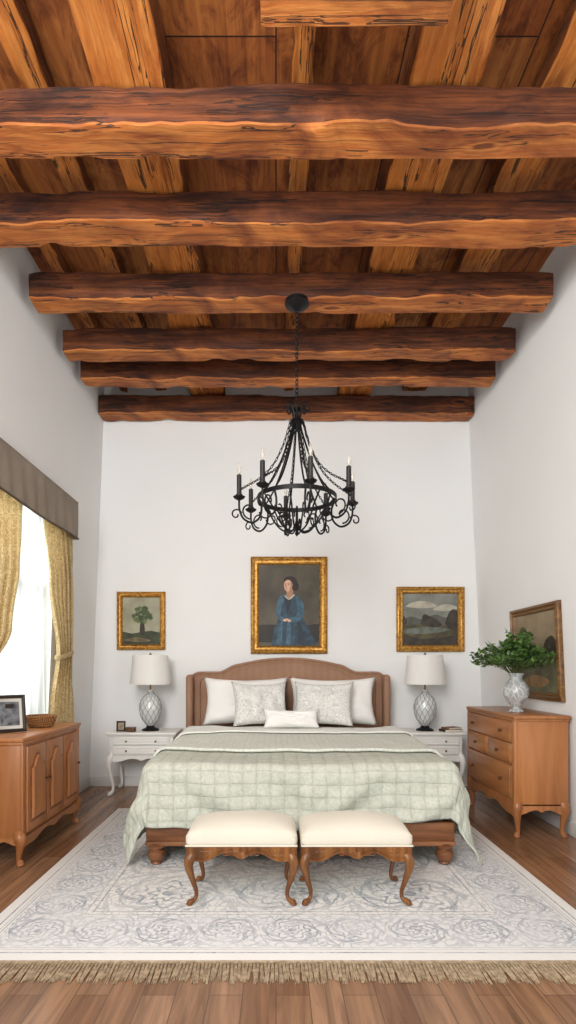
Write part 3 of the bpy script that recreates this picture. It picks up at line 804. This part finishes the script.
lay = [([(-.3, -.3), (.3, -.3), (.3, -.12), (.1, -.10), (-.1, -.13), (-.3, -.11)], gr), (sp([(-.02, -.14), (-.01, -.02), (.01, .05), (.03, -.02), (.035, -.14)]), br_),
       (sp([(.0, -.02), (-.05, .03), (-.045, .04), (.01, .01)]), br_), (sp([(.02, -.02), (.08, .04), (.075, .05), (.02, .01)]), br_)]
for k in range(26):
    a_ = rndp.uniform(0, 2*pi); q_ = math.sqrt(rndp.random())
    lay.append((ell(.01+.10*q_*math.cos(a_), .06+.075*q_*math.sin(a_), rndp.uniform(.018, .035), rndp.uniform(.014, .024)), tr if k % 4 else trl))
lay += [(sp([(-.2, -.2), (-.05, -.17), (.1, -.2), (.0, -.22)]), paint('paint_path', '#8a7a50', '#5a4c30', 12))]
picture('painting', 'gilt-framed small painting of a leafy green tree', .50, .60, .058, (-1.391, 5.699, 1.706), lay, skyT)
sk2 = paint('paint_grey_sky', '#8d8f86', '#6a6d64', 5); rk = paint('paint_rock', '#453e33', '#26221c', 14); cl = paint('paint_cloud', '#beb9a8', '#9a9684', 8); fd = paint('paint_field', '#5f573c', '#403a2a', 9); wt = paint('paint_water', '#747a70', '#555d54', 12)
lay = [(sp([(-.26, .13), (-.2, .17), (-.1, .19), (.02, .17), (.06, .13), (-.1, .115)]), cl), (sp([(.02, .10), (.12, .15), (.22, .15), (.29, .11), (.15, .085)]), cl), (sp([(-.33, -.02), (-.2, .03), (-.08, .0), (.05, .05), (.16, .02), (.33, .06), (.33, -.1), (-.33, -.1)]), paint('paint_hills', '#5f6056', '#4a4b43', 8)),
       ([(-.4, -.4), (.4, -.4), (.4, -.05), (.1, -.07), (-.1, -.05), (-.4, -.06)], fd), (sp([(-.33, -.11), (-.05, -.08), (.2, -.10), (.05, -.14), (-.2, -.15)]), wt),
       (sp([(-.10, -.05), (-.07, .05), (0, .03), (.06, .0), (.12, -.06), (.02, -.08)]), rk), (sp([(.15, -.04), (.20, .08), (.26, .10), (.33, .02), (.33, -.13), (.2, -.1)]), rk),
       (sp([(-.4, -.3), (-.4, -.14), (-.25, -.16), (-.1, -.2), (.1, -.19), (.3, -.17), (.4, -.3)]), rk), (sp([(-.33, -.02), (-.28, .04), (-.24, -.04), (-.33, -.08)]), rk)]
picture('painting', 'gilt-framed landscape painting of rocks under a cloudy sky', .70, .67, .07, (1.593, 5.699, 1.722), lay, sk2)
pM = wood('brown_gold_frame', '#4c2f13', '#7c5524', '#a67c3e', 0, 20, .4, .3, 1.0)
lay = [([(-.5, -.4), (.5, -.4), (.5, -.02), (.2, .02), (-.2, -.04), (-.5, .0)], paint('paint_green_field', '#6b6a4a', '#4c4a34', 6)),
       (sp([(-.35, -.05), (-.3, .15), (-.2, .22), (-.1, .12), (-.08, -.03)]), tr), (sp([(.1, -.05), (.16, .08), (.28, .12), (.35, .0)]), rk),
       (sp([(-.3, -.25), (-.05, -.18), (.2, -.22), (.05, -.28)]), paint('paint_ochre', '#a07c4c', '#7a5a34', 9))]
zc_ = 1.345
t = picture('painting', 'brown and gold framed landscape painting hanging above the dresser', .82, .75, .060, (0, 0, 0), lay, paint('paint_pale_brown_sky', '#a08f74', '#7d6c52', 4), fmat=pM)
t.rotation_euler = (Matrix.Rotation(-math.atan(.045), 4, 'Y') @ Matrix.Rotation(R(-90), 4, 'Z')).to_euler()
t.location = (wr(zc_)-.002, 4.44, zc_)

# ------------------------------------------------------------ curtains
m, nt, b = newmat('gold_damask', .85)
n1 = noi(nt, coords(nt), 16, 3, 3)
base(nt, b, ramp(nt, n1, [(.42, '#c2a976'), (.50, '#e8d7ae'), (.58, '#c8af7e')]))
tl = nt.nodes.new('ShaderNodeBsdfTranslucent'); nt.links.new(ramp(nt, n1, [(.42, '#bfa56f'), (.50, '#e6d3a6'), (.58, '#c4aa76')]), tl.inputs[0])
mx = nt.nodes.new('ShaderNodeMixShader'); mx.inputs[0].default_value = .30
nt.links.new(b.outputs[0], mx.inputs[1]); nt.links.new(tl.outputs[0], mx.inputs[2]); nt.links.new(mx.outputs[0], nt.nodes['Material Output'].inputs[0])
M_cur = m
def interp(keys, z):
    keys = sorted(keys)
    if z <= keys[0][0]: return keys[0][1:]
    for a, b_ in zip(keys, keys[1:]):
        if z <= b_[0]:
            t = (z-a[0])/(b_[0]-a[0]); t = t*t*(3-2*t)
            return tuple(a[i]+(b_[i]-a[i])*t for i in range(1, len(a)))
    return keys[-1][1:]
CXC = -1.785
def curtain(keys, z0, z1, pleats, amp, label, tiez):
    c = thing('curtain', label, 'curtain', (CXC, keys[0][1], 0), group='window curtains')
    mb = MB()
    def fn(u, v):
        z = z0+(z1-z0)*v; ya, yb = interp(keys, z)
        s = math.sin(2*pi*pleats*u+.6*math.sin(z*3))
        s = math.copysign(abs(s)**.7, s)
        return (amp*s*(.75+.25*math.sin(z*2+u*5)), ya+(yb-ya)*u+.012*math.sin(2*pi*pleats*u*2+z) - keys[0][1], z)
    mb.grid(fn, 160, 60)
    mb.build('drape', M_cur, c, recalc=False, ang=80)
    ya, yb = interp(keys, tiez)
    yc = (ya+yb)/2-keys[0][1]; hw = (yb-ya)/2+.012
    mb = MB(); mb.tube([(amp*1.25*math.cos(a*pi/16), yc+hw*math.sin(a*pi/16), tiez+.03*math.sin(a*pi/16)) for a in range(32)], .010, 8, closed=True, flat=2.2)
    mb.build('tieback', M_cur, c)
curtain([(.03, 4.45, 4.83), (.9, 4.36, 4.83), (1.36, 4.50, 4.80), (1.9, 4.34, 4.83), (2.42, 4.20, 4.80)], .03, 2.42, 6, .028, 'patterned gold curtain tied back at the far window side', 1.33)
curtain([(.03, 3.02, 3.31), (.9, 3.02, 3.33), (1.10, 3.12, 3.36), (1.5, 3.14, 3.72), (1.95, 3.12, 3.85), (2.42, 3.12, 3.85)], .03, 2.42, 7, .028, 'patterned gold curtain swept aside beside the sideboard', 1.08)
m, nt, b = newmat('sheer_voile', .9, '#eceeec')
wv = nt.nodes.new('ShaderNodeTexNoise'); nt.links.new(coords(nt, (1, 16, .5)), wv.inputs['Vector']); wv.inputs['Scale'].default_value = 1; wv.inputs['Detail'].default_value = 3; wv.inputs['Distortion'].default_value = .4
tl = nt.nodes.new('ShaderNodeBsdfTranslucent')
nt.links.new(ramp(nt, wv.outputs['Fac'], [(.36, '#979f9d'), (.60, '#eef2f0')]), tl.inputs[0])
mx = nt.nodes.new('ShaderNodeMixShader'); mx.inputs[0].default_value = .58
tp = nt.nodes.new('ShaderNodeBsdfTransparent'); mx2 = nt.nodes.new('ShaderNodeMixShader'); mx2.inputs[0].default_value = .08
nt.links.new(b.outputs[0], mx.inputs[1]); nt.links.new(tl.outputs[0], mx.inputs[2]); nt.links.new(mx.outputs[0], mx2.inputs[1]); nt.links.new(tp.outputs[0], mx2.inputs[2])
nt.links.new(mx2.outputs[0], nt.nodes['Material Output'].inputs[0])
mb = MB(); mb.grid(lambda u, v: (-1.915+.022*math.sin(u*2*pi*11+.5*math.sin(v*3))+.007*math.sin(u*50+v*4), WY0+.015+(WY1-WY0-.03)*u, WZ0+.01+(WZ1-WZ0-.03)*v), 220, 24)
o = mb.build('sheer_curtain', m, org=(-1.915, 3.95, WZ0), recalc=False, ang=80); tag(o, 'white sheer voile curtain hanging across the window', 'curtain')
mb = MB()
py0, py1, pz0, pz1, pxf, pxb = 3.0, 4.83, 2.345, 2.67, -1.735, -1.824
def pel(u, v):
    yy = py0+(py1-py0)*u; zz = pz0+(pz1-pz0)*v
    return (pxf+.004*noise.noise(Vector((yy*7, zz*1.5, 0)))+.007*math.sin(yy*34+math.sin(zz*5))*(1-.8*v), yy, zz-.006*(1-v)*math.sin(yy*5))
mb.grid(pel, 160, 8)
mb.box((pxf-.016, (py0+py1)/2, (pz0+pz1)/2+.01), (.008, py1-py0, pz1-pz0-.03), bev=.002)
for yy in (py0+.006, py1-.006): mb.box(((pxf+pxb)/2-.002, yy, (pz0+pz1)/2), (pxf-pxb-.012, .012, pz1-pz0), bev=.003)
mb.box(((pxf+pxb)/2, (py0+py1)/2, pz1-.006), (pxf-pxb, py1-py0, .012), bev=.003)
mb.tube([(pxf+.002, py0+(py1-py0)*k/40, pz0+.002-.006*math.sin((py0+(py1-py0)*k/40)*5)) for k in range(41)], .009, 6, 1); mb.tube([(pxf, py1, pz0+.006), (pxb+.008, py1, pz0+.006)], .007, 6, 1)
mb.tube([(pxf, py0, pz1-.004), (pxf, py1, pz1-.004)], .006, 6)
o = mb.build('pelmet', [fabric('taupe_pelmet', '#998c7c', '#7c7062', 60, .8), plain('pelmet_piping', '#5a4e42', .8)], org=(pxf, 3.92, pz0), recalc=False); tag(o, 'taupe fabric-covered pelmet box above the window', 'pelmet')

# ------------------------------------------------------------ chandelier
CZ = 2.147
ch = thing('chandelier', 'black wrought-iron candle chandelier with scrolled arms hanging from a beam', 'chandelier', (.146, 3.85, CZ))
MB().lathe([(0, 1.566), (.02, 1.568), (.035, 1.582), (.070, 1.598), (.085, 1.612), (.085, 1.632), (0, 1.632)], n=32).build('canopy', M_iron, ch)
def link(mb, c, t, L, w, r, twist):
    c = Vector(c); t = Vector(t).normalized(); a = t.orthogonal().normalized(); b2 = t.cross(a)
    s_ = a*math.cos(twist)+b2*math.sin(twist)
    mb.tube([c+t*(L/2)*math.cos(2*pi*k/10)+s_*(w/2)*math.sin(2*pi*k/10) for k in range(10)], r, 5, closed=True)
mb = MB(); z = .915; i = 0
while z < 1.57: link(mb, (0, 0, z), (0, 0, 1), .042, .022, .0030, (i % 2)*pi/2); z += .031; i += 1
mb.build('chain', M_iron, ch)
mb = MB(); mb.lathe([(0, .925), (.012, .915), (.010, .90), (.028, .885), (.03, .872), (.012, .86), (.016, .82), (.045, .80), (.05, .785), (.03, .775), (.012, .74), (0, .72)], n=24)
def spiral(c, r0, r1, a0, a1, n=16): return [(c[0]+(r0+(r1-r0)*k/n)*math.cos(a0+(a1-a0)*k/n), 0, c[1]+(r0+(r1-r0)*k/n)*math.sin(a0+(a1-a0)*k/n)) for k in range(n+1)]
for k in range(8):
    Mz = Matrix.Rotation(2*pi*k/8, 4, 'Z')
    mb.tube([(.02, 0, .80), (.03, 0, .85), (.045, 0, .885)]+spiral((.07, .885), .027, .007, pi, -pi*1.2), .0050, 6, M=Mz)
mb.build('crown', M_iron, ch)
mb = MB(); rr = .275
vs = []; n = 64
for rad in (rr-.003, rr+.003):
    for z in (.240, .270):
        for a in range(n): vs.append((rad*math.cos(2*pi*a/n), rad*math.sin(2*pi*a/n), z))
fs = []
for a in range(n):
    a2 = (a+1) % n
    fs += [[a, a2, n+a2, n+a], [2*n+a, 3*n+a, 3*n+a2, 2*n+a2], [n+a, n+a2, 3*n+a2, 3*n+a], [a, 2*n+a, 2*n+a2, a2]]
mb.add(vs, fs)
mb.build('ring', M_iron, ch)
mb = MB(); mb.lathe([(0, -.01), (.008, 0), (.016, .012), (.008, .028), (.022, .04), (.03, .055), (.018, .07), (.01, .10), (.008, .2), (0, .21)], n=20)
for k in range(8):
    Mz = Matrix.Rotation(R(32.5)+2*pi*k/8, 4, 'Z')
    mb.tube(smooth_path([(.01, 0, .055), (.05, 0, .025), (.11, 0, .045), (.16, 0, .10), (.20, 0, .17), (.262, 0, .245)], 5), .0060, 6, M=Mz)
    mb.tube(spiral((.105, .115), .050, .010, -pi/2, pi*1.3, 22), .0048, 6, M=Mz)
mb.build('finial', M_iron, ch)
for k in range(8):
    Mz = Matrix.Rotation(R(10)+2*pi*k/8, 4, 'Z'); mb = MB()
    mb.tube(smooth_path([(.02, 0, .79), (.045, 0, .70), (.11, 0, .52), (.19, 0, .36), (.27, 0, .26)], 6), .0062, 6, M=Mz)
    mb.build('rod', M_iron, ch)
for k in range(8):
    Mz = Matrix.Rotation(R(10)+2*pi*k/8, 4, 'Z'); mb = MB()
    P = smooth_path([(.045, 0, .80), (.095, 0, .63), (.17, 0, .48), (.26, 0, .385), (.345, 0, .33), (.392, 0, .300)], 5)
    for i, p in enumerate(P[:-1]):
        L = (P[i+1]-p).length
        nn = max(1, int(L/.022))
        for q in range(nn):
            c0 = p+(P[i+1]-p)*((q+.5)/nn); link(mb, Mz @ c0, (Mz.to_3x3() @ (P[i+1]-p)), L/nn*1.3, .014, .0028, ((i+q) % 2)*pi/2)
    mb.build('swag_chain', M_iron, ch)
M_can = plain('black_candle_sleeve', '#161514', .5)
m, nt, b = newmat('candle_bulb', .1, '#e6e2d8'); b.inputs['Emission Color'].default_value = (1, .85, .6, 1); b.inputs['Emission Strength'].default_value = .05
try: b.inputs['Transmission Weight'].default_value = .6
except Exception: pass
M_bulb = m
first = None
for k in range(8):
    ang = R(10)+2*pi*k/8
    if first is None:
        mb = MB()
        # one sweeping S-scroll carries the candle, with a curled tail at each end
        mb.tube(smooth_path([(.272, 0, .25), (.250, 0, .19), (.262, 0, .115), (.315, 0, .075), (.375, 0, .100), (.402, 0, .160), (.405, 0, .225)], 6), .0074, 6)
        mb.tube(spiral((.330, .160), .062, .014, -pi*.5, pi*1.2, 22), .0058, 6)
        mb.tube(spiral((.425, .125), .040, .010, pi*.9, -pi*1.1, 22), .0054, 6)
        mb.tube(spiral((.215, .150), .050, .012, 0, -pi*1.7, 22), .0054, 6)
        first = mb.build('arm', M_iron, ch, rot=(0, 0, ang))
        MB().lathe([(0, .220), (.014, .225), (.036, .238), (.042, .248), (.036, .248), (.016, .242), (.0, .242)], (.405, 0, 0), 20).build('candle_cup', M_iron, first)
        MB().lathe([(.022, .242), (.024, .262), (.0165, .27), (.0165, .395), (.011, .40), (0, .40)], (.405, 0, 0), 14).build('candle', M_can, first)
        MB().lathe([(.006, .398), (.008, .41), (.0125, .43), (.010, .450), (.004, .475), (0, .485)], (.405, 0, 0), 12).build('bulb', M_bulb, first)
    else:
        dup(first, rot=(0, 0, ang), parent=ch)

# ------------------------------------------------------------ camera & light
cam = bpy.data.cameras.new('camera'); co = bpy.data.objects.new('camera', cam); scene.collection.objects.link(co)
co.location = (0, 0, 1.22); co.rotation_euler = (R(90), 0, 0)
cam.sensor_width = 36; cam.lens = 551/1024*36; cam.shift_x = 12/1024; cam.shift_y = 156/1024; cam.clip_start = .05
scene.camera = co
def area(name, loc, rot, sx, sy, e, col=(1, 1, 1)):
    l = bpy.data.lights.new(name, 'AREA'); l.shape = 'RECTANGLE'; l.size = sx; l.size_y = sy; l.energy = e; l.color = col
    o = bpy.data.objects.new(name, l); scene.collection.objects.link(o); o.location = loc; o.rotation_euler = rot; return o
area('window_daylight', (-3.0, 3.6, 2.3), (0, R(-75), 0), 1.9, 1.6, 150, (.98, .99, 1))
area('front_fill', (-1.4, -1.2, 2.6), (R(94), 0, R(-16)), 2.0, 1.8, 185, (1, .99, .975))  # added fill from behind the camera, not a fixture of the room
area('overhead_fill', (-.9, .25, 3.5), (R(62), 0, R(-14)), 1.4, .7, 50, (1, .985, .96))  # added fill above the view to brighten the bed top, no real fixture
w = bpy.data.worlds.new('world'); scene.world = w; w.use_nodes = True
w.node_tree.nodes['Background'].inputs[0].default_value = (.96, .98, 1, 1)
w.node_tree.nodes['Background'].inputs[1].default_value = 1.1
